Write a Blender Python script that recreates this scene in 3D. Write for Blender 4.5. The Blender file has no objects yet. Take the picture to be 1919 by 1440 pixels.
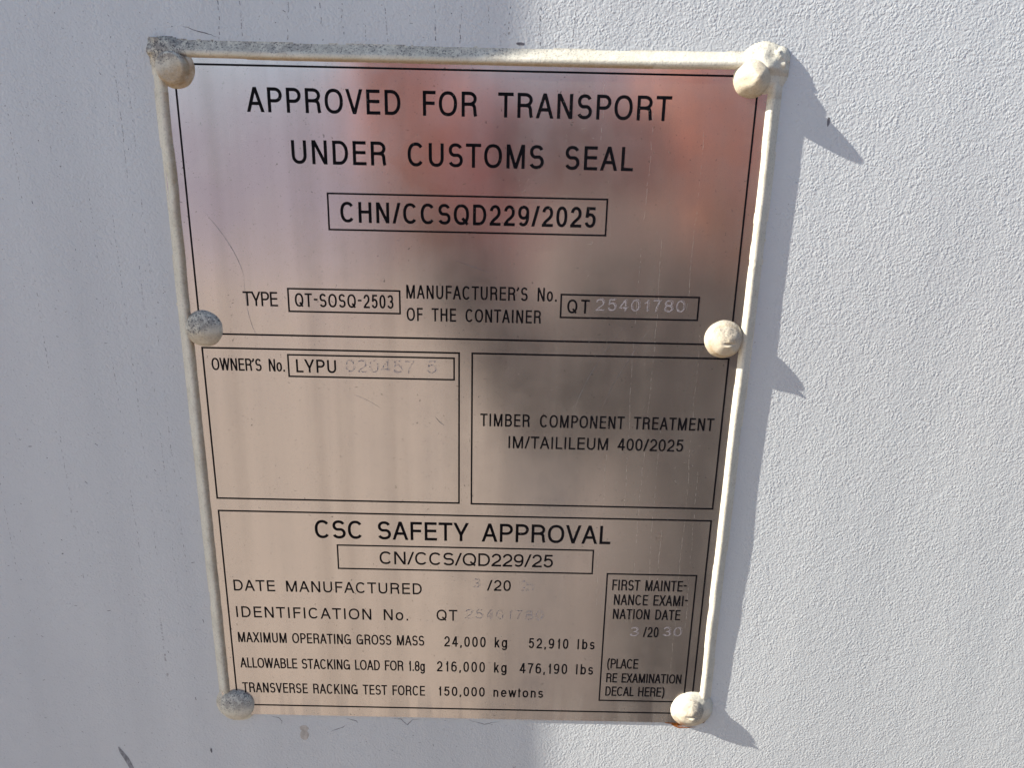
import bpy, bmesh, math, random
from mathutils import Vector, Matrix, noise as mnoise

# ------------------------------------------------------------------ camera, light
scene = bpy.context.scene
COL = scene.collection
H0 = 1.42                      # height of the plate's origin above the yard, metres
MM = 0.001

cam_data = bpy.data.cameras.new('camera')
cam_data.sensor_fit = 'HORIZONTAL'
cam_data.sensor_width = 36.0
cam_data.lens = 36.0 * 1400.0 / 1919.0
cam_data.clip_start = 0.01
cam_data.clip_end = 400.0
cam = bpy.data.objects.new('camera', cam_data)
COL.objects.link(cam)
pitch, yaw, roll = 0.2906, 0.0022, 0.0221
fw = Vector((math.sin(yaw)*math.cos(pitch), math.cos(yaw)*math.cos(pitch), -math.sin(pitch)))
r0 = Vector((math.cos(yaw), -math.sin(yaw), 0)); u0 = r0.cross(fw)
rt = r0*math.cos(roll) + u0*math.sin(roll)
up = -r0*math.sin(roll) + u0*math.cos(roll)
M = Matrix(((rt.x, up.x, -fw.x, 0.019), (rt.y, up.y, -fw.y, -0.3035), (rt.z, up.z, -fw.z, 0.0877 + H0), (0, 0, 0, 1)))
cam.matrix_world = M
scene.camera = cam

SUN_TO = Vector((-35.5, -7.5, 22.4)).normalized()
sun_el = math.asin(SUN_TO.z)
sun_rot = math.atan2(SUN_TO.x, SUN_TO.y)
world = bpy.data.worlds.new('World'); scene.world = world; world.use_nodes = True
wn = world.node_tree.nodes; wl = world.node_tree.links
bg = wn['Background']
sky = wn.new('ShaderNodeTexSky'); sky.sky_type = 'NISHITA'; sky.sun_disc = False
sky.sun_elevation = sun_el; sky.sun_rotation = sun_rot
sky.air_density = 1.0; sky.dust_density = 0.7; sky.ozone_density = 1.0
wl.new(sky.outputs[0], bg.inputs[0]); bg.inputs[1].default_value = 0.10
sd = bpy.data.lights.new('sun', 'SUN'); sd.energy = 4.8; sd.angle = math.radians(0.53); sd.color = (1.0, 0.93, 0.82)
sun = bpy.data.objects.new('sun', sd); COL.objects.link(sun)
sun.rotation_euler = (-SUN_TO).to_track_quat('-Z', 'Y').to_euler()
sun.location = SUN_TO * 30

vs = scene.view_settings
vs.view_transform = 'Standard'; vs.look = 'None'; vs.exposure = 0.92; vs.gamma = 1.0
vs.use_curve_mapping = False

# ------------------------------------------------------------------ helpers
rnd = random.Random(7)

def link(o, parent=None):
    COL.objects.link(o)
    if parent is not None: o.parent = parent
    return o

def mesh_obj(name, bm, mat, parent=None, smooth=False):
    me = bpy.data.meshes.new(name)
    bm.normal_update(); bm.to_mesh(me); bm.free()
    if mat: me.materials.append(mat)
    if smooth:
        for p in me.polygons: p.use_smooth = True
    return link(bpy.data.objects.new(name, me), parent)

def tag(o, label=None, cat=None, group=None, kind=None):
    if label: o['label'] = label
    if cat: o['category'] = cat
    if group: o['group'] = group
    if kind: o['kind'] = kind
    return o

def box(bm, x0, x1, y0, y1, z0, z1):
    v = [bm.verts.new(p) for p in ((x0,y0,z0),(x1,y0,z0),(x1,y1,z0),(x0,y1,z0),(x0,y0,z1),(x1,y0,z1),(x1,y1,z1),(x0,y1,z1))]
    for f in ((0,3,2,1),(4,5,6,7),(0,1,5,4),(1,2,6,5),(2,3,7,6),(3,0,4,7)):
        bm.faces.new([v[i] for i in f])

class Mat:
    """small node-graph builder"""
    def __init__(self, name):
        self.m = bpy.data.materials.new(name); self.m.use_nodes = True
        self.n = self.m.node_tree.nodes; self.l = self.m.node_tree.links
        self.b = self.n['Principled BSDF']
        self.tc = self.n.new('ShaderNodeTexCoord')
    def set(self, **k):
        for a, v in k.items():
            s = self.b.inputs[a.replace('_', ' ')]
            if hasattr(v, 'is_output'): self.l.new(v, s)
            else: s.default_value = v
        return self
    def mapping(self, scale=(1,1,1), loc=(0,0,0), rot=(0,0,0)):
        mp = self.n.new('ShaderNodeMapping'); self.l.new(self.tc.outputs['Object'], mp.inputs[0])
        mp.inputs['Scale'].default_value = scale; mp.inputs['Location'].default_value = loc; mp.inputs['Rotation'].default_value = rot
        return mp.outputs[0]
    def noise(self, vec, scale, detail=2.0, rough=0.5, dist=0.0):
        t = self.n.new('ShaderNodeTexNoise'); self.l.new(vec, t.inputs['Vector'])
        t.inputs['Scale'].default_value = scale; t.inputs['Detail'].default_value = detail
        t.inputs['Roughness'].default_value = rough; t.inputs['Distortion'].default_value = dist
        return t.outputs['Fac']
    def vor(self, vec, scale, feature='F1'):
        t = self.n.new('ShaderNodeTexVoronoi'); t.feature = feature; self.l.new(vec, t.inputs['Vector'])
        t.inputs['Scale'].default_value = scale
        return t.outputs['Distance']
    def ramp(self, fac, a, b, lo=0.0, hi=1.0, smooth=True):
        t = self.n.new('ShaderNodeMapRange'); self.l.new(fac, t.inputs[0])
        t.interpolation_type = 'SMOOTHSTEP' if smooth else 'LINEAR'
        for i, v in ((1,a),(2,b),(3,lo),(4,hi)): t.inputs[i].default_value = v
        return t.outputs[0]
    def math(self, op, a, b=0.0, clamp=False):
        t = self.n.new('ShaderNodeMath'); t.operation = op; t.use_clamp = clamp
        for i, v in ((0,a),(1,b)):
            if hasattr(v, 'is_output'): self.l.new(v, t.inputs[i])
            else: t.inputs[i].default_value = v
        return t.outputs[0]
    def mix(self, fac, a, b):
        t = self.n.new('ShaderNodeMix'); t.data_type = 'RGBA'
        for i, v in ((0,fac),(6,a),(7,b)):
            if hasattr(v, 'is_output'): self.l.new(v, t.inputs[i])
            elif i: t.inputs[i].default_value = (*v, 1) if len(v) == 3 else v
            else: t.inputs[i].default_value = v
        return t.outputs[2]
    def attr(self, name):
        t = self.n.new('ShaderNodeAttribute'); t.attribute_name = name
        return t
    def bump(self, height, dist, strength=1.0, normal=None):
        t = self.n.new('ShaderNodeBump'); self.l.new(height, t.inputs['Height'])
        t.inputs['Distance'].default_value = dist; t.inputs['Strength'].default_value = strength
        if normal: self.l.new(normal, t.inputs['Normal'])
        return t.outputs[0]
    def sep(self, vec):
        t = self.n.new('ShaderNodeSeparateXYZ'); self.l.new(vec, t.inputs[0]); return t.outputs

# ------------------------------------------------------------------ materials
def wall_material():
    m = Mat('orange_peel_paint')
    v = m.mapping()
    peb = m.n.new('ShaderNodeTexVoronoi'); peb.feature = 'SMOOTH_F1'; peb.inputs['Scale'].default_value = 980
    peb.inputs['Smoothness'].default_value = 0.35; peb.inputs['Randomness'].default_value = 1.0
    wv = m.n.new('ShaderNodeMix'); wv.data_type = 'RGBA'; wv.blend_type = 'LINEAR_LIGHT'; wv.inputs[0].default_value = 0.0011
    nz = m.n.new('ShaderNodeTexNoise'); nz.inputs['Scale'].default_value = 420; m.l.new(v, nz.inputs['Vector'])
    m.l.new(v, wv.inputs[6]); m.l.new(nz.outputs['Color'], wv.inputs[7]); m.l.new(wv.outputs[2], peb.inputs['Vector'])
    grain = m.math('SUBTRACT', 1.0, peb.outputs['Distance'])
    large = m.noise(v, 330, 1.0, 0.5)
    h = m.math('ADD', m.math('MULTIPLY', grain, m.ramp(m.noise(v, 150, 1.0), 0.35, 0.65, 0.6, 1.0)), m.math('MULTIPLY', large, 0.3))
    wash = m.noise(m.mapping(scale=(30, 30, 2.5)), 1.0, 3.0, 0.6)
    blot = m.noise(v, 9, 3.0, 0.6)
    c = m.mix(m.ramp(wash, 0.35, 0.75), (0.615, 0.65, 0.665), (0.565, 0.60, 0.62))
    c = m.mix(m.math('MULTIPLY', m.ramp(blot, 0.4, 0.75), 0.35), c, (0.525, 0.56, 0.585))
    # fine dust: tiny irregular specks and thin dried run-off lines
    sp = m.ramp(m.noise(v, 900, 1.0, 0.5), 0.715, 0.76)
    area = m.ramp(m.noise(v, 24, 2.0, 0.6), 0.42, 0.62)
    c = m.mix(m.math('MULTIPLY', m.math('MULTIPLY', sp, area), 0.65), c, (0.16, 0.16, 0.19))
    runs = m.ramp(m.noise(m.mapping(scale=(260, 1, 5)), 1.0, 1.0, 0.5, 0.4), 0.70, 0.735)
    brk = m.ramp(m.noise(v, 500, 1.0, 0.6), 0.52, 0.66)
    where = m.ramp(m.noise(m.mapping(scale=(14, 1, 5), loc=(3, 0, 1)), 1.0, 1.0), 0.42, 0.6)
    c = m.mix(m.math('MULTIPLY', m.math('MULTIPLY', runs, brk), m.math('MULTIPLY', where, 0.6)), c, (0.2, 0.2, 0.23))
    m.set(Base_Color=c, Roughness=0.42, Specular_IOR_Level=0.45, Normal=m.bump(h, 0.0002, 1.0))
    return m.m

def metal_material():
    m = Mat('brushed_steel')
    v = m.mapping()
    brush = m.noise(m.mapping(scale=(2600, 1, 26)), 1.0, 2.0, 0.6)
    streak = m.noise(m.mapping(scale=(75, 1, 3.0)), 1.0, 3.0, 0.55)
    streak2 = m.noise(m.mapping(scale=(28, 1, 1.5), loc=(7, 0, 3)), 1.0, 2.0, 0.5)
    wave = m.noise(m.mapping(scale=(9, 1, 6)), 1.0, 1.0, 0.4)
    grit = m.noise(v, 1500, 1.0, 0.5)
    patch = m.noise(v, 45, 3.0, 0.6)
    col = m.mix(m.ramp(streak, 0.3, 0.7), (0.65, 0.615, 0.61), (0.56, 0.525, 0.515))
    col = m.mix(m.ramp(streak2, 0.35, 0.65), col, (0.64, 0.605, 0.60))
    nrm = m.bump(wave, 0.004, 0.5)
    nrm = m.bump(brush, 0.00001, 0.35, nrm)
    m.set(Base_Color=col, Metallic=1.0, Roughness=m.ramp(patch, 0.3, 0.7, 0.16, 0.22), Normal=nrm)
    # dust film as a second, diffuse layer
    d = m.n.new('ShaderNodeBsdfDiffuse'); d.inputs[0].default_value = (0.36, 0.32, 0.28, 1)
    mx = m.n.new('ShaderNodeMixShader')
    film = m.math('MULTIPLY', m.ramp(streak, 0.35, 0.72), m.ramp(patch, 0.3, 0.7, 0.5, 1.0))
    fac = m.math('ADD', m.math('MULTIPLY', film, 0.12), m.math('MULTIPLY', m.ramp(grit, 0.66, 0.80), 0.25))
    sx = m.sep(m.tc.outputs['Object'])
    foot = m.math('MULTIPLY', m.ramp(sx['Z'], -0.150, -0.172), m.ramp(m.noise(m.mapping(scale=(130, 1, 8), loc=(2, 0, 0)), 1.0, 1.0), 0.46, 0.56))
    fac = m.math('ADD', fac, m.math('MULTIPLY', foot, 0.22))
    fac = m.math('ADD', fac, 0.10)
    m.l.new(fac, mx.inputs[0]); m.l.new(m.b.outputs[0], mx.inputs[1]); m.l.new(d.outputs[0], mx.inputs[2])
    # dark specks of dirt
    d2 = m.n.new('ShaderNodeBsdfDiffuse'); d2.inputs[0].default_value = (0.06, 0.055, 0.05, 1)
    mx2 = m.n.new('ShaderNodeMixShader')
    sp = m.math('MULTIPLY', m.ramp(m.noise(v, 800, 1.0, 0.5, 0.5), 0.725, 0.77), m.ramp(m.noise(v, 30, 2.0), 0.4, 0.6, 0.3, 1.0))
    m.l.new(m.math('MULTIPLY', sp, 0.6), mx2.inputs[0]); m.l.new(mx.outputs[0], mx2.inputs[1]); m.l.new(d2.outputs[0], mx2.inputs[2])
    m.l.new(mx2.outputs[0], m.n['Material Output'].inputs[0])
    return m.m

def sealant_material():
    m = Mat('cream_sealant')
    v = m.mapping()
    at = m.attr('dirt'); s = m.n.new('ShaderNodeSeparateColor'); m.l.new(at.outputs['Color'], s.inputs[0])
    n1 = m.noise(v, 420, 4.0, 0.7); n2 = m.noise(v, 1300, 2.0, 0.6); n3 = m.noise(v, 60, 3.0, 0.6)
    c = m.mix(m.ramp(n3, 0.3, 0.7), (0.73, 0.705, 0.60), (0.65, 0.625, 0.52))
    br = m.math('MULTIPLY', s.outputs[1], m.ramp(n1, 0.2, 0.6, 0.45, 1.0))
    c = m.mix(br, c, (0.42, 0.30, 0.17))
    g = m.math('MULTIPLY', s.outputs[0], m.ramp(n1, 0.38, 0.58, 0.1, 1.0))
    c = m.mix(m.math('MULTIPLY', m.ramp(m.noise(v, 130, 4.0, 0.7), 0.52, 0.75), 0.45), c, (0.42, 0.37, 0.28))
    c = m.mix(g, c, (0.27, 0.255, 0.23))
    dk = m.math('MULTIPLY', m.math('MULTIPLY', m.math('ADD', s.outputs[0], 0.22, True), m.ramp(n2, 0.52, 0.64)), 0.85)
    c = m.mix(dk, c, (0.07, 0.07, 0.08))
    ru = m.math('MULTIPLY', s.outputs[2], m.ramp(n1, 0.3, 0.55))
    c = m.mix(ru, c, (0.33, 0.11, 0.025))
    m.set(Base_Color=c, Roughness=0.6, Specular_IOR_Level=0.3, Normal=m.bump(m.noise(v, 620, 4.0, 0.65), 0.0004, 0.6))
    return m.m

def plain(name, col, rough=0.6, spec=0.3, var=0.15, scale=300.0, metal=0.0):
    m = Mat(name)
    n = m.noise(m.mapping(), scale, 3.0, 0.6)
    c = m.mix(m.ramp(n, 0.3, 0.7), tuple(x*(1-var) for x in col), tuple(min(1, x*(1+var)) for x in col))
    m.set(Base_Color=c, Roughness=rough, Specular_IOR_Level=spec, Metallic=metal)
    return m.m

def ink_material():
    m = Mat('black_ink')
    n = m.noise(m.mapping(), 900, 3.0, 0.6)
    c = m.mix(m.ramp(n, 0.55, 0.8), (0.003, 0.003, 0.005), (0.012, 0.011, 0.012))
    c = m.mix(m.math('MULTIPLY', m.ramp(m.noise(m.mapping(), 1100, 2.0, 0.6), 0.66, 0.72), m.ramp(m.noise(m.mapping(), 35, 2.0), 0.45, 0.6)), c, (0.22, 0.20, 0.19))
    m.set(Base_Color=c, Roughness=0.6, Specular_IOR_Level=0.08)
    return m.m

WALL = wall_material(); STEEL = metal_material(); SEAL = sealant_material(); INK = ink_material()
STAMP = plain('stamped_bare_metal', (0.27, 0.25, 0.27), 0.55, 0.5, 0.2, 900)
MARK = plain('dark_scuff', (0.16, 0.16, 0.18), 0.8, 0.2, 0.4, 600)
DRIP = plain('dried_drip', (0.45, 0.43, 0.40), 0.5, 0.4, 0.2, 400)
DUST = plain('pale_dust', (0.34, 0.31, 0.28), 0.95, 0.1, 0.3, 800)
SCUFF = plain('pale_scuff', (0.27, 0.28, 0.30), 0.7, 0.2, 0.3, 500)
SPOT = plain('brown_spot', (0.17, 0.14, 0.12), 0.8, 0.2, 0.3, 900)
RUST = plain('rust', (0.34, 0.12, 0.03), 0.9, 0.1, 0.45, 700)
RED = plain('red_container_paint', (0.52, 0.17, 0.15), 0.5, 0.4, 0.15, 3)
LILAC = plain('lilac_reflection_tint', (0.60, 0.54, 0.64), 0.5, 0.4, 0.08, 3)
GRAVEL = plain('tan_gravel', (0.42, 0.35, 0.28), 0.95, 0.1, 0.3, 9)
DARK_GROUND = plain('dark_ground_tone', (0.12, 0.105, 0.10), 0.95, 0.1, 0.25, 6)
POST = plain('white_post_paint', (0.66, 0.68, 0.71), 0.45, 0.4, 0.05, 20)

# ------------------------------------------------------------------ setting
bm = bmesh.new()
vs_ = [bm.verts.new(p) for p in ((-150,-150,0),(150,-150,0),(150,150,0),(-150,150,0))]
bm.faces.new(vs_)
tag(mesh_obj('ground', bm, GRAVEL), kind='structure')
bm = bmesh.new()  # added dark sheet, unseen: darkens the right half of the plate's reflection
L, R_ = [], []
for i in range(120):
    y = -0.02 - 60*(i/119)**2.2
    L.append(bm.verts.new((0.045 + 0.05*mnoise.noise(Vector((y*1.7, 0, 0))), y, 0.004)))
    R_.append(bm.verts.new((60, y, 0.004)))
for i in range(119): bm.faces.new((L[i], L[i+1], R_[i+1], R_[i]))
tag(mesh_obj('added_dark_ground', bm, DARK_GROUND), kind='structure')

# the container side that carries the plate
bm = bmesh.new(); box(bm, -3.0, 3.0, 0.0, 0.06, -H0 + 0.15, 1.30)
wall = mesh_obj('container_wall', bm, WALL); wall.location = (0, 0, H0)
tag(wall, 'white orange-peel painted steel container wall filling the background behind the plate', 'container wall')

# upright post on the same wall, left of the picture: it throws the soft shade over the left half
bm = bmesh.new(); box(bm, -0.03, 0.0, -0.088, -0.020, -H0 + 0.15, 1.30)
bmesh.ops.bevel(bm, geom=bm.edges[:], offset=0.004, segments=2, affect='EDGES')
post = mesh_obj('upright_bar', bm, POST); post.location = (-0.372, -0.001, H0); post.rotation_euler = (0, math.radians(-3.0), 0)
for bz in (-0.95, 0.85):
    b = bmesh.new(); box(b, -0.026, -0.004, -0.0195, 0.0, bz, bz+0.06); mesh_obj('bracket', b, POST, post)
tag(post, 'white upright steel bar bracketed to the container wall left of the plate, shading it', 'bar')

# red container across the yard, seen mirrored along the top of the plate
def corrugated(bm, x0, x1, y, z0, z1, pitch=0.28, depth=0.05):
    xs = []; x = x0; k = 0
    while x < x1:
        xs += [(x, y), (x+pitch*.3, y), (x+pitch*.5, y-depth), (x+pitch*.8, y-depth)]
        x += pitch
    a = [bm.verts.new((p[0], p[1], z0)) for p in xs]; b = [bm.verts.new((p[0], p[1], z1)) for p in xs]
    for i in range(len(xs)-1): bm.faces.new((a[i+1], a[i], b[i], b[i+1]))
def red_container(name, loc, rz, length, label):
    root = link(bpy.data.objects.new(name, None)); root.location = loc; root.rotation_euler = (0, 0, rz)
    tag(root, label, 'container')
    b = bmesh.new(); box(b, 0, length, -2.40, -0.06, 0.17, 2.55); mesh_obj('body', b, RED, root)
    b = bmesh.new(); corrugated(b, 0.1, length-0.1, 0.0, 0.17, 2.48); mesh_obj('side_panel', b, RED, root)
    b = bmesh.new(); box(b, 0, length, -0.055, 0.01, 2.48, 2.59); mesh_obj('top_rail', b, RED, root)
    b = bmesh.new(); box(b, 0, length, -0.055, 0.01, 0.0, 0.17); mesh_obj('bottom_rail', b, RED, root)
    return root
red_container('red_container', (-1.8, -10.0, 0), math.radians(20), 12.0, 'red corrugated container across the yard, mirrored along the top of the plate')


def tint_container(loc, rz, length, label):  # added out of view to give the steel a lilac reflection, upper left
    root = link(bpy.data.objects.new('added_lilac_container', None)); root.location = loc; root.rotation_euler = (0, 0, rz)
    tag(root, label, 'container')
    b = bmesh.new(); box(b, 0, length, -2.40, -0.06, 0.17, 2.55); mesh_obj('body', b, LILAC, root)
    b = bmesh.new(); corrugated(b, 0.1, length-0.1, 0.0, 0.17, 2.48); mesh_obj('side_panel', b, LILAC, root)
    b = bmesh.new(); box(b, 0, length, -0.055, 0.01, 2.48, 2.59); mesh_obj('top_rail', b, LILAC, root)
    b = bmesh.new(); box(b, 0, length, -0.055, 0.01, 0.0, 0.17); mesh_obj('bottom_rail', b, LILAC, root)
tint_container((-12.9, -15.0, 0), math.radians(25), 12.0, 'added unseen lilac-grey corrugated container, there to tint the reflection at the upper left of the plate')

# ------------------------------------------------------------------ the photographer, seen only as a blur in the steel
SKIN = plain('skin', (0.50, 0.24, 0.16), 0.5, 0.4, 0.1, 40)
CLOTH = plain('dark_cloth', (0.21, 0.18, 0.165), 0.9, 0.1, 0.2, 60)
GLOW_TINT = plain('orange_red_hand_glow', (0.95, 0.37, 0.26), 0.9, 0.1, 0.15, 60)  # shell over the hands; their sunlit glow is put into this colour
HAIR = plain('dark_hair', (0.03, 0.02, 0.015), 0.6, 0.3, 0.2, 200)
def skinned(name, chains, mat, parent=None, sub=2):
    """chains: lists of (x, y, z, rx, ry); points repeated exactly are shared joints"""
    idx = {}; vs2, ed, rad = [], [], []
    for ch in chains:
        prev = None
        for x, y, z, ra, rb in ch:
            k = (round(x, 4), round(y, 4), round(z, 4))
            if k not in idx: idx[k] = len(vs2); vs2.append((x, y, z)); rad.append((ra, rb))
            if prev is not None and prev != idx[k]: ed.append((prev, idx[k]))
            prev = idx[k]
    me = bpy.data.meshes.new(name+'_frame'); me.from_pydata(vs2, ed, [])
    tmp = bpy.data.objects.new(name+'_frame', me); COL.objects.link(tmp)
    md = tmp.modifiers.new('skin', 'SKIN'); md.use_smooth_shade = True
    sv = me.skin_vertices[0].data
    for i, r in enumerate(rad): sv[i].radius = r; sv[i].use_root = (i == 0)
    ss = tmp.modifiers.new('sub', 'SUBSURF'); ss.levels = sub; ss.render_levels = sub
    dg = bpy.context.evaluated_depsgraph_get(); dg.update()
    out = bpy.data.meshes.new_from_object(tmp.evaluated_get(dg)); out.name = name
    bpy.data.objects.remove(tmp); bpy.data.meshes.remove(me)
    out.materials.clear(); out.materials.append(mat)
    for p in out.polygons: p.use_smooth = True
    return link(bpy.data.objects.new(name, out), parent)
PX, PY = 0.30, -0.80
pel = (PX, PY, .95, .12, .09); sp1 = (PX, PY, 1.12, .12, .085); chs = (PX-.01, PY, 1.30, .13, .09); nk0 = (PX-.02, PY+.01, 1.42, .065, .065)
nk1 = (PX-.03, PY+.03, 1.50, .055, .058); hd0 = (PX-.04, PY+.07, 1.57, .07, .085); hd1 = (PX-.04, PY+.06, 1.65, .082, .10); hd2 = (PX-.04, PY+.05, 1.73, .06, .07)
armL = [(PX-.19, PY, 1.385, .065, .065), (PX-.20, PY+.12, 1.14, .05, .05), (PX-.30, PY+.32, 1.34, .036, .038), (PX-.378, PY+.445, 1.482, .03, .034)]
armR = [(PX+.17, PY, 1.385, .065, .065), (PX+.21, PY+.18, 1.20, .05, .05), (PX+.07, PY+.36, 1.36, .04, .042), (PX-.115, PY+.445, 1.465, .03, .034)]
legL = [(PX-.09, PY, .88, .095, .1), (PX-.10, PY+.02, .50, .062, .068), (PX-.10, PY-.02, .09, .045, .05), (PX-.10, PY+.12, .04, .045, .035)]
legR = [(PX+.09, PY, .88, .095, .1), (PX+.10, PY+.02, .50, .062, .068), (PX+.10, PY-.02, .09, .045, .05), (PX+.10, PY+.12, .04, .045, .035)]
def hand(w, s):
    x, y, z = w[0], w[1], w[2]
    palm = (x+.004*s, y+.035, z+.045, .033, .017); ch = [[w, palm]]
    for k, (dx, ln) in enumerate(((-.024, .062), (-.008, .072), (.008, .070), (.024, .055))):
        ch.append([palm, (x+dx, y+.050, z+.075, .009, .009), (x+dx*1.1+s*.012, y+.060, z+.075+ln*.45, .0085, .0085), (x+dx+s*.034, y+.052, z+.075+ln*.6, .0075, .0075)])
    ch.append([palm, (x+s*.034, y+.034, z+.045, .010, .010), (x+s*.056, y+.024, z+.066, .009, .009), (x+s*.062, y+.026, z+.090, .008, .008)])
    return ch
person = skinned('person', [[pel, sp1, chs, nk0, nk1, hd0, hd1, hd2], [hd0, (PX-.04, PY+.155, 1.585, .018, .022)], [chs]+armL, [chs]+armR, [pel]+legL, [pel]+legR] + hand(armL[-1], 1) + hand(armR[-1], -1), SKIN)
tag(person, 'person in dark clothes taking the picture, sunlit glow coloured onto the hands, a blur in the steel', 'person')
big = lambda c, d: [(a, b, z, r+d, q+d) for a, b, z, r, q in c]
big_ch = lambda chs_: [big(c, .003) for c in chs_]
hem = (PX, PY, .78, .20, .16)
skinned('jacket', [[hem] + big([pel, sp1, chs], .045) + big([nk0], .02), big([chs], .045) + big(armL[:2], .025), big([chs], .045) + big(armR[:2], .025)], CLOTH, person)
for a in (armL, armR): skinned('sleeve', [big(a[:3], .014) + [tuple(Vector(a[2][:3]).lerp(Vector(a[3][:3]), .8)) + (.045, .045)]], CLOTH, person)
skinned('hand_glow_shell', big_ch(hand(armL[-1], 1)), GLOW_TINT, person); skinned('hand_glow_shell', big_ch(hand(armR[-1], -1)), GLOW_TINT, person)
skinned('trousers', [[(PX, PY, .96, .12, .10)] + big(legL[:3], .02), [(PX, PY, .96, .12, .10)] + big(legR[:3], .02)], CLOTH, person)
skinned('hair', [[(PX-.04, PY+.04, 1.70, .085, .10), (PX-.04, PY+.045, 1.76, .065, .08)]], HAIR, person)
bm = bmesh.new(); box(bm, -.022, .125, -.038, .038, 0.004, .012)
bmesh.ops.bevel(bm, geom=bm.edges[:], offset=0.003, segments=3, affect='EDGES')
ph = mesh_obj('phone', bm, plain('phone_case', (.34, .14, .13), .4, .4, .05, 30)); ph.matrix_world = M
tag(ph, 'phone in a red case held level by the person taking the picture', 'phone')

# ------------------------------------------------------------------ the plate
plate = link(bpy.data.objects.new('approval_plate', None)); plate.location = (0, 0, H0)
tag(plate, 'brushed steel customs and safety approval plate riveted to the white container wall', 'plate')

TH = 0.9 * MM
bm = bmesh.new(); box(bm, -117.5*MM, 117.5*MM, -TH, 0.0, -174.2*MM, 126.0*MM)
bmesh.ops.bevel(bm, geom=bm.edges[:], offset=0.0003, segments=2, affect='EDGES')
sheet = mesh_obj('metal_sheet', bm, STEEL, plate)

# ---- lettering: every glyph is drawn from bars and sampled strokes (cap height 1)
def arc(cx, cy, rx, ry, a0, a1, p=2.25):
    n = max(6, int(abs(a1-a0)/9)); out = []
    for i in range(n+1):
        a = math.radians(a0+(a1-a0)*i/n); c, s = math.cos(a), math.sin(a)
        out.append((cx+rx*math.copysign(abs(c)**(2/p), c), cy+ry*math.copysign(abs(s)**(2/p), s)))
    return out
def bowl(v1, v0, ur, f=0.5):
    rx = ur*f; cy = (v1+v0)/2; ry = (v1-v0)/2
    return ('c', [(0, v1), (ur-rx, v1)] + arc(ur-rx, cy, rx, ry, 90, -90, 2.1)[1:-1] + [(ur-rx, v0), (0, v0)])
def S_path(top=1.0):
    a = arc(.5, .745*top, .46, .255*top, 22, 250, 2.15); b = arc(.5, .262*top, .5, .262*top, 68, -158, 2.15)
    return ('c', a + b)
def ell(cx, cy, rx, ry): return ('c', arc(cx, cy, rx, ry, 0, 360), True)
V = lambda u, a=0, b=1: ('v', u, a, b)
Hh = lambda v, a=0, b=1: ('h', v, a, b)
D = lambda a, b, c, d: ('d', a, b, c, d)
six = [ell(.5, .31, .5, .31), ('c', arc(.54, .5, .54, .5, 48, 180) + [(0, .33)])]
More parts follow.
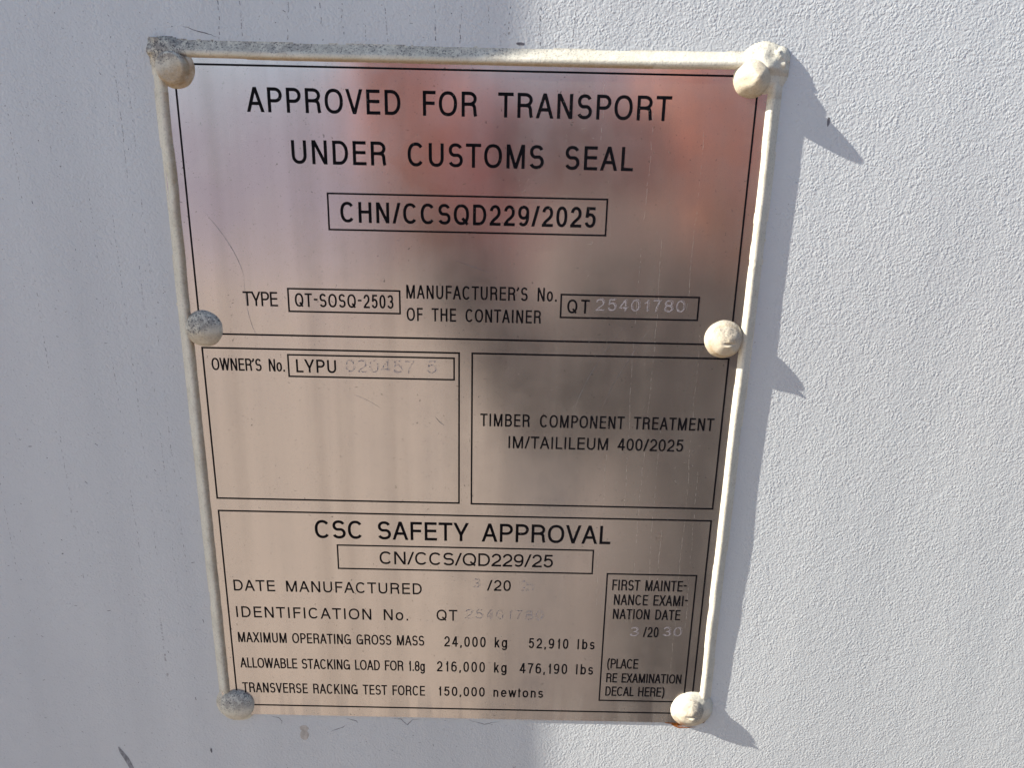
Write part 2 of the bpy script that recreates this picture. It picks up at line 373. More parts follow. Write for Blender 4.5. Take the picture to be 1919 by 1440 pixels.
GL = {  # width, left and right bearing, strokes
 'A': (.93, .01, .01, [D(0,0,.5,1), D(1,0,.5,1), Hh(.32,.2,.8)]),
 'B': (.80, .10, .05, [V(0), bowl(1,.53,.93), bowl(.53,0,1)]),
 'C': (.90, .06, .05, [('c', arc(.5,.5,.5,.5,40,320))]),
 'D': (.84, .10, .06, [V(0), bowl(1,0,1,.58)]),
 'E': (.73, .10, .05, [V(0), Hh(0), Hh(1,0,.97), Hh(.53,0,.93)]),
 'F': (.68, .10, .03, [V(0), Hh(1), Hh(.51,0,.9)]),
 'G': (.93, .06, .09, [('c', arc(.5,.5,.5,.5,42,325)), Hh(.45,.55,1), V(1,0,.45)]),
 'H': (.82, .10, .10, [V(0), V(1), Hh(.53)]),
 'I': (0, .12, .12, [V(.5)]),
 'K': (.86, .10, .01, [V(0), D(0,.34,.94,1), D(.3,.55,1,0)]),
 'L': (.65, .10, .03, [V(0), Hh(0)]),
 'M': (.99, .10, .10, [V(0), V(1), D(0.02,1,.5,0), D(.98,1,.5,0)]),
 'N': (.82, .10, .10, [V(0), V(1), D(0.02,1,.98,0)]),
 'O': (.97, .05, .05, [ell(.5,.5,.5,.5)]),
 'P': (.77, .10, .04, [V(0), bowl(1,.46,1)]),
 'Q': (.97, .05, .05, [ell(.5,.5,.5,.5), ('c', [(.58,.3),(1.0,-.05)])]),
 'R': (.85, .10, .04, [V(0), bowl(1,.5,.93), ('c', [(.5,.5),(.7,.49),(.83,.44),(.89,.35),(.91,.2),(.93,.06),(.98,-.06)])]),
 'S': (.79, .05, .05, [S_path()]),
 'T': (.82, .02, .02, [Hh(1), V(.5)]),
 'U': (.81, .10, .10, [('c', [(0,1.06),(0,.36)] + arc(.5,.36,.5,.36,180,360)[1:-1] + [(1,.36),(1,1.06)])]),
 'V': (.90, .01, .01, [D(0,1,.5,0), D(1,1,.5,0)]),
 'W': (1.28, .01, .01, [D(0,1,.25,0), D(.5,1,.25,0), D(.5,1,.75,0), D(1,1,.75,0)]),
 'X': (.88, .01, .01, [D(0,1,1,0), D(0,0,1,1)]),
 'Y': (.90, .01, .01, [D(0,1,.5,.4), D(1,1,.5,.4), V(.5,0,.42)]),
 '0': (.70, .05, .05, [ell(.5,.5,.5,.5)]),
 '1': (.36, .12, .12, [V(1), ('c', [(0,.73),(.45,.755),(.75,.83),(.95,1.0)])]),
 '2': (.70, .05, .05, [('c', arc(.5,.69,.48,.31,172,-32,2.1) + [(.72,.4),(.34,.24),(.1,.1),(.04,.0)]), Hh(0)]),
 '3': (.70, .05, .05, [('c', arc(.48,.75,.43,.25,160,-75,2.1)+[(.4,.515)]), ('c', [(.4,.52)]+arc(.48,.265,.52,.265,75,-162,2.1))]),
 '4': (.74, .03, .03, [V(.74), D(.70,1,0,.28), Hh(.25)]),
 '5': (.70, .05, .05, [Hh(1,.2,.92), ('c', [(.2,1.0),(.09,.48)]), ('c', [(.09,.5)]+arc(.5,.33,.5,.33,128,-160,2.1))]),
 '6': (.70, .05, .05, six),
 '7': (.70, .05, .05, [Hh(1), ('c', [(.99,1),(.66,.62),(.44,.28),(.36,-.06)])]),
 '8': (.70, .05, .05, [ell(.5,.755,.44,.245), ell(.5,.265,.5,.265)]),
 '9': (.70, .05, .05, [(s[0], [(1-a, 1-b) for a, b in s[1]]) + tuple(s[2:]) for s in six]),
 '/': (.52, .0, .0, [D(0,0,1,1)]),
 '.': (0, .12, .10, [V(.5,0,0.03)]),
 ',': (0, .08, .06, [V(.5,0,0.03), ('c', [(.5,.02),(.35,-.2)])]),
 "'": (0, .07, .07, [V(.5,.93,1), ('c', [(.5,.95),(.1,.76)])]),
 '-': (.42, .07, .07, [Hh(.56)]),
 '(': (.46, .06, .02, [('c', arc(1.0,.42,1.0,.66,90,270,2))]),
 ')': (.46, .02, .06, [('c', arc(0,.42,1.0,.66,90,-90,2))]),
 'o': (.70, .05, .05, [ell(.5,.355,.5,.355)]),
 'k': (.63, .09, .01, [V(0), D(0.02,.24,.9,.71), D(.34,.42,1,0)]),
 'g': (.68, .05, .09, [ell(.48,.355,.48,.355), V(1,-.05,.71), ('c', [(1,.1),(1,-.05)]+arc(.5,-.05,.5,.24,0,-155,2.1)[1:])]),
 'l': (0, .10, .10, [V(.5)]),
 'b': (.68, .09, .05, [V(0), ell(.52,.355,.48,.355)]),
 's': (.62, .04, .04, [S_path(.71)]),
 'n': (.62, .09, .09, [V(0,0,.71), ('c', [(0,.4)]+arc(.5,.42,.5,.29,180,0,2.2)[1:-1]+[(1,.4),(1,-.06)])]),
 'e': (.70, .05, .05, [Hh(.37,0,1), ('c', arc(.5,.355,.5,.355,0,322))]),
 'w': (.98, .01, .01, [D(0,.71,.25,0), D(.5,.71,.25,0), D(.5,.71,.75,0), D(1,.71,.75,0)]),
 't': (.34, .02, .03, [V(.38,.12,.92), Hh(.71), ('c', [(.38,.16),(.42,.04),(.6,0),(1.05,.01)])]),
}
def ribbon(pts, hw, closed):
    n = len(pts); out = []
    if closed: pts = pts[:-1]; n -= 1
    A, B = [], []
    for i in range(n):
        p = pts[i]
        if closed: a, b = pts[i-1], pts[(i+1) % n]
        else: a, b = pts[max(i-1, 0)], pts[min(i+1, n-1)]
        d1 = Vector((p[0]-a[0], p[1]-a[1])); d2 = Vector((b[0]-p[0], b[1]-p[1]))
        if d1.length < 1e-9: d1 = d2
        if d2.length < 1e-9: d2 = d1
        d1.normalize(); d2.normalize(); t = (d1+d2)
        if t.length < 1e-6: t = d1
        t.normalize(); nn = Vector((-t.y, t.x)); k = hw/max(.45, nn.dot(Vector((-d1.y, d1.x))))
        A.append((p[0]+nn.x*k, p[1]+nn.y*k)); B.append((p[0]-nn.x*k, p[1]-nn.y*k))
    for i in range(n if closed else n-1):
        j = (i+1) % n
        out.append([A[i], B[i], B[j], A[j]])
    return out
def glyph(ch, x, z, Hc, k, s):
    w, lb, rb, ops = GL[ch]
    W = max(w*k*Hc, s)
    X = lambda u: x + s/2 + u*(W-s)
    Y = lambda v: z + s/2 + v*(Hc-s)
    P = []
    for op in ops:
        if op[0] == 'v':
            c = X(op[1]) if w else x+s/2
            P.append([(c-s/2, Y(op[2])-s/2), (c+s/2, Y(op[2])-s/2), (c+s/2, Y(op[3])+s/2), (c-s/2, Y(op[3])+s/2)])
        elif op[0] == 'h':
            c = Y(op[1]); P.append([(X(op[2])-s/2, c-s/2), (X(op[3])+s/2, c-s/2), (X(op[3])+s/2, c+s/2), (X(op[2])-s/2, c+s/2)])
        elif op[0] == 'd':
            xa, ya, xb, yb = X(op[1]), Y(op[2]), X(op[3]), Y(op[4])
            if ya > yb: xa, ya, xb, yb = xb, yb, xa, ya
            ya -= s/2; yb += s/2
            hw = s/2*math.hypot(xb-xa, yb-ya)/(yb-ya)
            P.append([(xa-hw, ya), (xa+hw, ya), (xb+hw, yb), (xb-hw, yb)])
        else:
            P += ribbon([(X(a) if w else x+s/2+(a-.5)*s*2, Y(b)) for a, b in op[1]], s/2, len(op) > 2)
    return P
def advance(ch, Hc, k, s):
    w, lb, rb, _ = GL[ch]; return lb*k*Hc, max(w*k*Hc, s), rb*k*Hc
def text_polys(txt, x0, x1, z, Hc, k, s, space=.42):
    total = 0; gaps = 0
    for i, ch in enumerate(txt):
        if ch == ' ': total += space*k*Hc; continue
        a, b, c = advance(ch, Hc, k, s); total += a+b+c
    total -= advance(txt[0], Hc, k, s)[0] + advance(txt[-1], Hc, k, s)[2]
    tr = (x1-x0-total)/max(1, len(txt)-1)
    x = x0 - advance(txt[0], Hc, k, s)[0]; P = []
    for ch in txt:
        if ch == ' ': x += space*k*Hc + tr; continue
        a, b, c = advance(ch, Hc, k, s); P += glyph(ch, x+a, z, Hc, k, s); x += a+b+c+tr
    return P
INK_Y = TH + 0.00006
def flat_mesh(name, polys, mat, parent, y=INK_Y, step=4e-7, label=None, ymap=None):
    bm = bmesh.new()
    for i, q in enumerate(polys):
        yy = -(y + (i % 40)*step)
        vv = [bm.verts.new((a*MM, yy, b*MM)) for a, b in q]
        f = bm.faces.new(vv)
        f.normal_update()
        if f.normal.y > 0: f.normal_flip()
    o = mesh_obj(name, bm, mat, parent)
    if label: o['label'] = label
    return o

LINES = [  # text, left, right, baseline, cap height, width factor, stroke (mm)
 ("APPROVED FOR TRANSPORT", -83.7, 78.0, 103.5, 8.96, .80, 1.02, .85),
 ("UNDER CUSTOMS SEAL", -67.7, 64.8, 84.8, 8.94, .80, 1.02, .85),
 ("CHN/CCSQD229/2025", -49.8, 51.4, 62.8, 8.05, .78, .98, .4),
 ("TYPE", -91.2, -77.0, 28.3, 6.0, .72, .66, .4),
 ("QT-SOSQ-2503", -70.0, -29.6, 28.4, 5.64, .64, .66, .4),
 ("MANUFACTURER'S No.", -24.3, 37.2, 32.8, 5.6, .64, .64, .8),
 ("OF THE CONTAINER", -24.3, 31.1, 23.5, 5.5, .64, .64, .8),
 ("QT", 41.6, 50.7, 28.1, 5.76, .74, .70, .4),
 ("OWNER'S No.", -106.7, -76.0, 0.5, 5.4, .62, .62, .8),
 ("LYPU", -71.2, -54.4, 0.3, 5.76, .80, .72, .4),
 ("TIMBER COMPONENT TREATMENT", 6.4, 106.7, -22.0, 5.7, .66, .66, .85),
 ("IM/TAILILEUM 400/2025", 18.7, 94.4, -31.9, 5.6, .80, .66, .7),
 ("CSC SAFETY APPROVAL", -67.5, 65.6, -77.4, 9.06, .84, 1.05, .7),
 ("CN/CCS/QD229/25", -38.8, 40.1, -89.9, 6.47, .98, .78, .4),
 ("DATE MANUFACTURED", -106.5, -19.8, -105.3, 5.7, .88, .68, .7),
 ("/20", 10.2, 21.2, -102.6, 5.6, .88, .68, .4),
 ("IDENTIFICATION No.", -106.5, -26.4, -119.4, 5.8, .88, .68, .7),
 ("QT", -13.1, -3.4, -119.0, 5.8, .84, .68, .4),
 ("MAXIMUM OPERATING GROSS MASS", -106.8, -19.0, -133.0, 5.48, .62, .62, .6),
 ("24,000 kg", -9.6, 20.1, -133.1, 5.6, .68, .66, .6),
 ("52,910 lbs", 30.2, 61.4, -133.1, 5.5, .68, .66, .6),
 ("ALLOWABLE STACKING LOAD FOR 1.8g", -107.0, -18.9, -147.2, 5.6, .60, .62, .6),
 ("216,000 kg", -13.2, 20.1, -147.1, 5.7, .68, .66, .6),
 ("476,190 lbs", 26.3, 61.4, -147.2, 5.7, .68, .66, .6),
 ("TRANSVERSE RACKING TEST FORCE", -107.0, -19.0, -161.2, 5.6, .60, .62, .6),
 ("150,000 newtons", -12.6, 38.0, -161.0, 5.3, .74, .66, .6),
 ("FIRST MAINTE-", 67.8, 102.0, -101.0, 5.55, .60, .62, .6),
 ("NANCE EXAMI-", 69.0, 103.2, -108.7, 5.55, .60, .62, .6),
 ("NATION DATE", 69.0, 100.4, -116.2, 5.43, .60, .62, .6),
 ("/20", 83.7, 91.0, -125.7, 5.5, .60, .62, .4),
 ("(PLACE", 67.9, 82.7, -143.4, 5.4, .60, .60, .6),
 ("RE EXAMINATION", 67.9, 103.9, -151.3, 5.2, .60, .60, .6),
 ("DECAL HERE)", 67.9, 96.4, -159.0, 5.3, .60, .60, .6),
]
for t, a, b, z, hc, k, s, sp in LINES:
    flat_mesh('printed_line', text_polys(t, a, b, z, hc, k, s*(1.2 if hc > 7.5 else 1.1), sp), INK, sheet, label='black printed line reading ' + t)

def frame_polys(x0, x1, z0, z1, s):
    h = s/2
    return [[(x0-h, z1-h), (x1+h, z1-h), (x1+h, z1+h), (x0-h, z1+h)], [(x0-h, z0-h), (x1+h, z0-h), (x1+h, z0+h), (x0-h, z0+h)],
            [(x0-h, z0+h), (x0+h, z0+h), (x0+h, z1-h), (x0-h, z1-h)], [(x1-h, z0+h), (x1+h, z0+h), (x1+h, z1-h), (x1-h, z1-h)]]
for x0, x1, z0, z1 in ((-110,110,16.2,120.0), (-110,-2.7,-58.6,10.2), (2.8,110,-58.8,10.2), (-110,110,-168.4,-64.7)):
    flat_mesh('panel_border', frame_polys(x0, x1, z0, z1, .72), INK, sheet)
for x0, x1, z0, z1 in ((-54.5,55.6,59.9,73.9), (-72.6,-27.0,26.4,35.8), (39.0,95.3,26.3,35.8), (-74.4,-4.8,-1.5,7.9), (-57.7,58.2,-92.6,-80.7), (65.2,106.0,-161.7,-92.5)):
    flat_mesh('field_box', frame_polys(x0, x1, z0, z1, .68), INK, sheet)

# ---- numbers punched into the blank fields: strokes of small dents
def punched(txt, x0, x1, z, hc, k, seed, keep=.9):
    r = random.Random(seed); out = []
    total = [advance(c, hc, k, .3) for c in txt]
    W = sum(sum(t) for t in total); tr = (x1-x0-W)/max(1, len(txt)-1) if len(txt) > 1 else 0
    x = x0
    for c, t in zip(txt, total):
        for dx, dz, s in ((0, 0, .34), (.5, .35, .2)):
            polys = glyph(c, x+t[0]+dx, z+dz, hc, k, s)
            for q in polys:
                a = Vector(((q[0][0]+q[1][0])/2, (q[0][1]+q[1][1])/2)); b = Vector(((q[2][0]+q[3][0])/2, (q[2][1]+q[3][1])/2))
                a2 = Vector(((q[0][0]+q[3][0])/2, (q[0][1]+q[3][1])/2)); b2 = Vector(((q[1][0]+q[2][0])/2, (q[1][1]+q[2][1])/2))
                if (b2-a2).length > (b-a).length: a, b = a2, b2
                n = max(1, int((b-a).length/.32))
                for i in range(n):
                    if r.random() > keep: continue
                    p = a.lerp(b, (i+.5)/n) + Vector((r.uniform(-.1,.1), r.uniform(-.1,.1))); rr = s*r.uniform(.45,.85); ph = r.random()*6
                    out.append([(p.x+rr*math.cos(ph+j*math.pi/3), p.y+rr*math.sin(ph+j*math.pi/3)) for j in range(6)])
        x += sum(t)+tr
    return out
for t, a, b, z, hc, k, sd_, kp in (("25401780", 53.1, 89.7, 29.5, 4.7, .98, 1, .95), ("020457", -50.6, -21.5, 1.0, 5.2, 1.0, 2, .5), ("5", -16.3, -11.4, 1.2, 5.2, 1.0, 3, .6),
        ("3", 3.6, 7.3, -101.1, 4.5, .9, 4, .4), ("25", 25.3, 31.9, -102.3, 5.2, .9, 5, .22), ("25401780", 0.0, 36.5, -117.6, 4.8, .95, 6, .5),
        ("3", 77.4, 81.9, -125.3, 4.7, 1.1, 7, .95), ("30", 92.8, 101.8, -124.9, 4.7, 1.05, 8, .9)):
    flat_mesh('punched_number', punched(t, a, b, z, hc, k, sd_, kp), STAMP, sheet, y=TH+0.00003, step=3e-7, label='number %s punched as small dents' % t)

# ------------------------------------------------------------------ sealant rim (a height field around three sides)
def n3(x, z, f, seed=0.0): return mnoise.noise(Vector((x*f, z*f, seed)))
def sst(a, b, x):
    t = max(0.0, min(1.0, (x-a)/(b-a))); return t*t*(3-2*t)
def rim_profile(t, w, h):
    # t: distance from the inner lip outwards; steep lip, ridge, long slope to the wall
    if t < 0 or t > w: return 0.0
    if t < 1.5: return TH/MM + (h-TH/MM)*math.sin(min(1, t/1.5)*math.pi/2)**.8
    if t < 2.4: return h
    q = (t-2.4)/(w-2.4)
    return h*(1-q)**1.15
def rim_height(x, z):
    h = 0.0
    wob = .35*n3(x, z, .045, 3.1) + .12*n3(x, z, .25, 1.7)
    if -166 < z < 129:
        fade = sst(-166, -158, z)
        hr = 3.05 + .25*n3(x, z, .03, 5) - .6*sst(-60, -150, z)
        t = x - (113.6 + wob + .4*math.sin(z*.018))
        h = max(h, rim_profile(t, 5.6+.4*wob, hr)*fade)
        t = -x - (113.1 + wob)
        h = max(h, rim_profile(t, 5.5+.4*wob, 2.7+.2*n3(x, z, .05, 9))*fade)
    if -119 < x < 119:
        t = z - (121.8 + .5*wob + .5*sst(60, 110, abs(x)))
        h = max(h, rim_profile(t, 6.3+.4*wob, 3.0+.2*n3(x, z, .05, 4)))
    # lumps of sealant at the corners
    d = math.hypot(x-111.6, z-122.6); a = max(0, 1-d/9.6); h = max(h, (5.6*a**.75 + 1.2*n3(x, z, .26, 8)*min(a*2, .7)) if a > 0.01 else 0)
    d = math.hypot(x-116.9, z-126.6); a = max(0, 1-d/4.2); h = max(h, (3.4*a**.6 + .7*n3(x, z, .5, 2)*a) if a > 0.02 else 0)
    d = (abs((x+112.6)/6.4)**3.2+abs((z-123.0)/6.4)**3.2)**(1/3.2)*6*(1+.02*n3(x, z, .2, 31)); a = max(0, 1-(d/6.0)**3); h = max(h, (3.2*a**.9 + .35*n3(x, z, .35, 11)*a) if a > 0.02 else 0)
    d = math.hypot(x+110.8, z+168.5); a = max(0, 1-(d/9.9)**4); h = max(h, 1.3*a**.7 if a > .03 else 0)
    d = math.hypot(x-110.2, z+165.8); a = max(0, 1-(d/10.6)**3); h = max(h, (3.6*a**.7+.4*n3(x, z, .4, 6)*a) if a > .03 else 0)
    return h
def rim_dirt(x, z, h):
    g = br = ru = 0.0
    if z > 120 and x < 60:
        g = sst(123.6, 125.4, z + .8*n3(x, z, .3, 21)) * (1-sst(-10, 60, x)*.8) * (.55+.5*n3(x, z, .12, 14))
        g = max(0, g)
    if z > 120: br = (1-sst(122.2, 123.2, z))*.9*(1 if x < 70 else .5)
    if x < -112 and z < 110: br = max(br, (1-sst(113.2, 115.2, -x + .4*n3(x, z, .4, 2)))*.75)
    if x < -104 and z > 114: g = max(g, sst(117.5, 120.5, z+.5*n3(x, z, .5, 3))*.9); br *= .5
    if x < -112 and z < -150: g = max(g, .25*sst(-156, -165, z))
    if x > 98 and z < -168: ru = sst(-171, -174, z)*sst(112, 104, x)*.9; br = max(br, .5*sst(-166, -172, z))
    if x > 100 and z > 112: br = max(br, .35*sst(117, 112, z)); g = max(g, .35*sst(123, 127, z)*(.5+n3(x, z, .4, 5)))
    return (g, br, ru)
def grid_mesh(name, parent, x0, x1, z0, z1, step):
    nx = int(round((x1-x0)/step)); nz = int(round((z1-z0)/step))
    hv = {}
    for i in range(nx+1):
        for j in range(nz+1):
            hv[i, j] = rim_height(x0+i*step, z0+j*step)
    return hv, nx, nz
STEP = 0.4
verts = {}; bm = bmesh.new(); dl = bm.verts.layers.float_color.new('dirt')
def rv(i, j):
    if (i, j) not in verts:
        x, z = i*STEP, j*STEP; h = HT[i, j]
        v = bm.verts.new((x*MM, -(max(h, 0.02))*MM, z*MM)); g, b, r = rim_dirt(x, z, h); v[dl] = (g, b, r, 1)
        verts[i, j] = v
    return verts[i, j]
HT = {}
I0, I1, J0, J1 = int(-123/STEP), int(124/STEP), int(-181/STEP), int(133/STEP)
for i in range(I0, I1+1):
    x = i*STEP
    for j in range(J0, J1+1):
        z = j*STEP
        HT[i, j] = rim_height(x, z) if (abs(x) > 98 or z > 118) else 0.0
for i in range(I0, I1):
    for j in range(J0, J1):
        if max(HT[i,j], HT[i+1,j], HT[i,j+1], HT[i+1,j+1]) > 0.05:
            bm.faces.new((rv(i,j), rv(i+1,j), rv(i+1,j+1), rv(i,j+1)))
rim = mesh_obj('sealant_rim', bm, SEAL, plate, smooth=True)

# ------------------------------------------------------------------ rivets
def rivet(x, z, R, prof, label, seed, dirt, lump=.25, sx=1.0):
    bm = bmesh.new(); dl = bm.verts.layers.float_color.new('dirt')
    NR, NA = 22, 64; rings = []
    for i in range(NR+1):
        q = i/NR; ring = []
        for a in range(NA if i else 1):
            th = 2*math.pi*a/NA
            rr = R*q*(1+.03*n3(math.cos(th)*2, math.sin(th)*2, 1, seed))
            px, pz = rr*math.cos(th)*sx, rr*math.sin(th)
            h = prof(q, px, pz) + lump*n3(px+seed*7, pz, .32, seed)*(1-q*.6) + .09*n3(px, pz+seed*3, 1.3, seed)
            if i == NR: h = 0.0
            v = bm.verts.new((px*MM, -h*MM, pz*MM)); g, b, r = dirt(px/R, pz/R); v[dl] = (max(0, g), max(0, b), max(0, r), 1)
            ring.append(v)
        rings.append(ring)
    for i in range(NR):
        for a in range(NA):
            b = (a+1) % NA
            if i == 0: bm.faces.new((rings[0][0], rings[1][a], rings[1][b]))
            else: bm.faces.new((rings[i][a], rings[i+1][a], rings[i+1][b], rings[i][b]))
    for f in bm.faces:
        f.normal_update()
        if f.normal.y > 0: f.normal_flip()
    o = mesh_obj('rivet', bm, SEAL, plate, smooth=True); o.location = (x*MM, -TH*.5, z*MM); o['label'] = label
    return o
def dome(h, base=1.2, pw=.62): return lambda q, px, pz: base*min(1, (1-q)*9+.2) + (h-base)*max(0, 1-min(1, q/.97)**1.75)**(pw)
def cap(px0, pz0, r, h, base=1.6):
    def f(q, px, pz):
        d = math.hypot(px-px0, pz-pz0)/r
        return base*min(1, (1-q)*7+.15) + (h*(1-max(0, (d-.8)/.2)**2)**.5 if d < 1 else 0)
    return f
def notch_dome(h, base, nx, nz):
    g = dome(h, base, .66)
    def f(q, px, pz):
        e = math.exp(-(((px-nx)/1.5)**2 + ((pz-nz)/.55)**2))
        k = .9*math.exp(-(((px-nx-.3)/1.3)**2 + ((pz-nz+.9)/.5)**2))
        step = .8*(1-sst(.78, .84, q))
        return g(q, px, pz)*.9 + step - 1.7*e + 1.0*k
    return f
rivet(-109.4, 118.4, 7.6, cap(-.7, -.1, 6.0, 3.4, 1.2), 'flat capped rivet on a washer, tan below and grimy above', 1,
      lambda a, b: (.9*sst(.05, .6, b-.3*a), max(.85*sst(.3, -.3, b-.4*a), math.exp(-((math.hypot(a+.09, b+.01)*7.6/6.0-1.02)/.05)**2)), 0), .15)
rivet(107.4, 119.4, 7.3, dome(9.0, 1.0, .85), 'lumpy rivet buried in cream sealant in the sunlit corner', 2.3,
      lambda a, b: (.25*sst(.2, .8, b), .42+.4*sst(-.4, -.95, b), 0), 1.0)  # even brown is grime plus a toning-down against the strong sun
rivet(-108.4, 18.4, 7.9, dome(5.0, .8, .6), 'domed rivet, grey with grime on top and tan below', 3.6,
      lambda a, b: (.75*sst(-.3+.4*a, .1+.4*a, b), .45*sst(.1, -.4, b), 0), .15)
rivet(107.0, 18.6, 8.2, notch_dome(6.9, 1.0, .6, -.8), 'sunlit cream rivet with a notch in its head', 4.1,
      lambda a, b: (.4*sst(-.1, .5, b+.2*a), .42+.3*sst(-.2, -.9, b)+.4*math.exp(-((math.hypot(a, b)-.80)/.05)**2), 0), .6)  # brown base: some grime, also darkened to offset direct sunlight
rivet(-110.2, -168.4, 8.3, dome(5.0, 1.2, .6), 'small domed rivet speckled dark grey at the plate foot', 5.2,
      lambda a, b: (.7*sst(-.25, .35, b-.15*a), .3*sst(-.1, -.7, b), 0), .15)
rivet(108.8, -165.4, 7.8, notch_dome(6.7, 1.0, .4, -.3), 'sunlit cream rivet with rust at its lower edge', 6.6,
      lambda a, b: (.45*sst(-.1, .4, a+.3*b), .38+.3*sst(-.4, -.9, b), .4*sst(-.8, -.97, b)), .6)  # part of this brown only keeps the sunlit head from burning out

# rust bleeding from the foot of the plate below the last rivet
def blob(cx, cz, rx, rz, seed, n=22, jag=.35):
    return [(cx+rx*math.cos(t)*(1+jag*n3(math.cos(t)*1.5, math.sin(t)*1.5, 1.2, seed)), cz+rz*math.sin(t)*(1+jag*n3(math.cos(t)*1.5, math.sin(t)*1.5, 1.2, seed+9))) for t in (2*math.pi*i/n for i in range(n))]
flat_mesh('rust_stain', [blob(104.5, -175.2, 3.6, 1.3, 1, jag=.9), blob(108, -177.2, 4.2, .4, 2, jag=.9), blob(101, -174.8, 3.0, .35, 3, jag=.9)], RUST, plate, y=.00012, step=1e-5)

# scratches and smears on the metal
flat_mesh('brown_spot', [blob(87.5, -73.5, 1.5, 1.6, 4, 20, .25)], SPOT, sheet, y=TH+.00002)
def stroke(pts, w, seed, taper=True):
    n = len(pts); out = []
    r = random.Random(seed)
    L = []
    for i, p in enumerate(pts):
        k = w*(math.sin(math.pi*(i+.4)/(n-.2)) if taper else 1)*r.uniform(.6, 1.2)
        L.append((p[0], p[1], k))
    for i in range(n-1):
        (x0, z0, a), (x1, z1, b) = L[i], L[i+1]
        d = math.hypot(x1-x0, z1-z0) or 1; nx, nz = -(z1-z0)/d, (x1-x0)/d
        out.append([(x0+nx*a/2, z0+nz*a/2), (x1+nx*b/2, z1+nz*b/2), (x1-nx*b/2, z1-nz*b/2), (x0-nx*a/2, z0-nz*a/2)])
    return out
def bez(p0, p1, p2, n=14): return [((1-t)**2*p0[0]+2*t*(1-t)*p1[0]+t*t*p2[0], (1-t)**2*p0[1]+2*t*(1-t)*p1[1]+t*t*p2[1]) for t in (i/n for i in range(n+1))]
for q, w in ((((66, 24), (50, 2), (46, -16)), .10), (((76, 22), (62, 0), (58, -14)), .10), (((-104, 66), (-92, 52), (-90, 40)), .22), (((-90, 40), (-91, 24), (-86, 14)), .16),
             (((-5, 49), (3, 46), (10, 44)), .12), (((-13, -18), (-11, -21), (-9, -22)), .3), (((-48, -9), (-43, -10), (-36, -15)), .12)):
    flat_mesh('scratch', stroke(bez(*q), w, 3), MARK, sheet, y=TH+.00003)

pale = []
for x, za, zb in ((62, -30, -110), (71, 112, -60), (78, 60, -120), (84, -20, -60), (84, -58, -95), (91, 100, 30), (97, 20, -150), (102, -40, -120), (88, -70, -100), (52, 118, 96)):
    z, xx = za, x; pale = []
    while z > zb:
        dx = rnd.uniform(-.18, .18); st = rnd.uniform(.5, 1.6)
        if rnd.random() < .5: pale += stroke([(xx, z), (xx+dx, z-st)], rnd.uniform(.05, .12), int(z*7), False)
        xx += dx; z -= st
    flat_mesh('dust_run', pale, DUST, sheet, y=TH+.00002, step=2e-7)
pale = []
for i in range(110):
    x, z = rnd.uniform(30, 112), rnd.uniform(-165, 118); a = rnd.uniform(0, 6)
    s_ = abs(rnd.gauss(0, .04))+.035
    pale += stroke([(x, z), (x+s_*2.5*math.cos(a), z+s_*2.5*math.sin(a))], s_, i, False)
tag(flat_mesh('dust_speck', pale, DUST, sheet, y=TH+.00002, step=2e-7), kind='stuff')

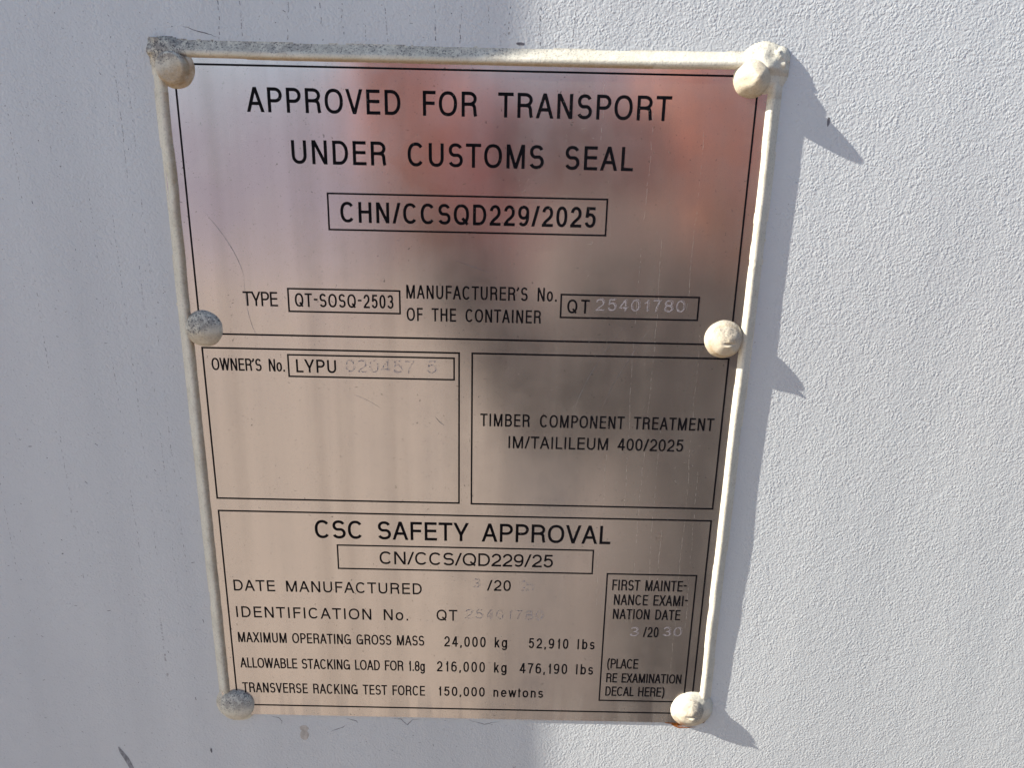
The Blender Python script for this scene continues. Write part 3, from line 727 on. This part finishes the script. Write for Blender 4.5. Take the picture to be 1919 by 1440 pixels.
# ------------------------------------------------------------------ marks on the wall
marks = []
for i in range(2200):
    x = rnd.uniform(-235, 60); z = rnd.uniform(-212, 142)
    if -121 < x < 123 and -177 < z < 131: continue
    s = abs(rnd.gauss(0, .05))+.07
    if rnd.random() < .05: s *= 2.2
    if rnd.random() < .5:
        a = rnd.uniform(-1.6, .3); ln = s*rnd.uniform(2, 7)
        marks += stroke([(x, z), (x+ln*math.cos(a), z+ln*math.sin(a))], s*1.1, i, False)
    else: marks.append(blob(x, z, s*rnd.uniform(.8, 1.6), s*rnd.uniform(.6, 1.2), i, 7, .8))
tag(flat_mesh('dirt_speck', marks, MARK, wall, y=.00003, step=2e-7), kind='stuff')
runs = []
for pts in ([(-95, -175.6), (-91, -176.4), (-89.5, -178.6), (-90, -181)], [(-36, -175.4), (-31, -176), (-28, -179.2), (-25.5, -176.2), (-20, -175.6)], [(2, -175.6), (7, -177.2), (10, -178), (13, -177), (19, -175.8)],
            [(-58, -176), (-53, -177.4), (-52, -179)], [(-66, -184), (-60, -181.5), (-58, -180)], [(-105.5, 133.2), (-101, 131.6), (-96, 130.6), (-92, 129.2)]):
    fine = []
    for (ax, az), (bx, bz) in zip(pts, pts[1:]): fine += [(ax+(bx-ax)*k/5+rnd.uniform(-.15, .15), az+(bz-az)*k/5+rnd.uniform(-.15, .15)) for k in range(5)]
    runs += stroke(fine, .34, int(pts[0][0]*3) & 255)
for x, n in ((-92, 10), (-84, 9), (-66, 12), (-54, 8), (-46, 12), (-38, 5), (-30, 10), (-12, 8), (-2, 11), (8, 8), (16, 10), (27, 11), (34, 6), (40, 8)):
    z = 142; xx = x
    while z > 129.5:
        xx += rnd.uniform(-.25, .25)
        if rnd.random() < .72: runs += stroke([(xx, z), (xx+rnd.uniform(-.2, .2), z-rnd.uniform(.5, 1.4))], rnd.uniform(.10, .26), int(z*10), False)
        z -= rnd.uniform(.9, 2.0)
for x in (-205, -176, -149, -141, -133, -128):
    z = rnd.uniform(60, 140); xx = x
    while z > rnd.uniform(-190, -80):
        xx += rnd.uniform(-.12, .12)
        if rnd.random() < .5 + .4*math.sin(z*.09+x): runs += stroke([(xx, z), (xx+rnd.uniform(-.15, .15), z-rnd.uniform(.3, 1.5))], rnd.uniform(.07, .17), int(z*10), False)
        z -= rnd.uniform(.9, 3.0)
flat_mesh('grey_scuff', stroke([(-172, -196), (-171, -199), (-169, -203), (-167, -209), (-165, -216)], 2.4, 5), SCUFF, wall, y=.00005)
flat_mesh('runoff_line', runs, MARK, wall, y=.00004, step=2e-7)
flat_mesh('paint_drip', [blob(-79, -182.5, 2.2, 1.8, 4, 20, .25), blob(-79, -186.5, 2.2, 3.0, 5, 20, .2)], DRIP, wall, y=.00005, step=3e-6)
flat_mesh('paint_chip', [blob(20, 129.6, 1.8, .5, 8, 14, .5), blob(138.6, 104.6, .5, 1.8, 9, 12, .4), blob(-126, -197, .5, 1.4, 10, 12, .4)], MARK, wall, y=.00006)
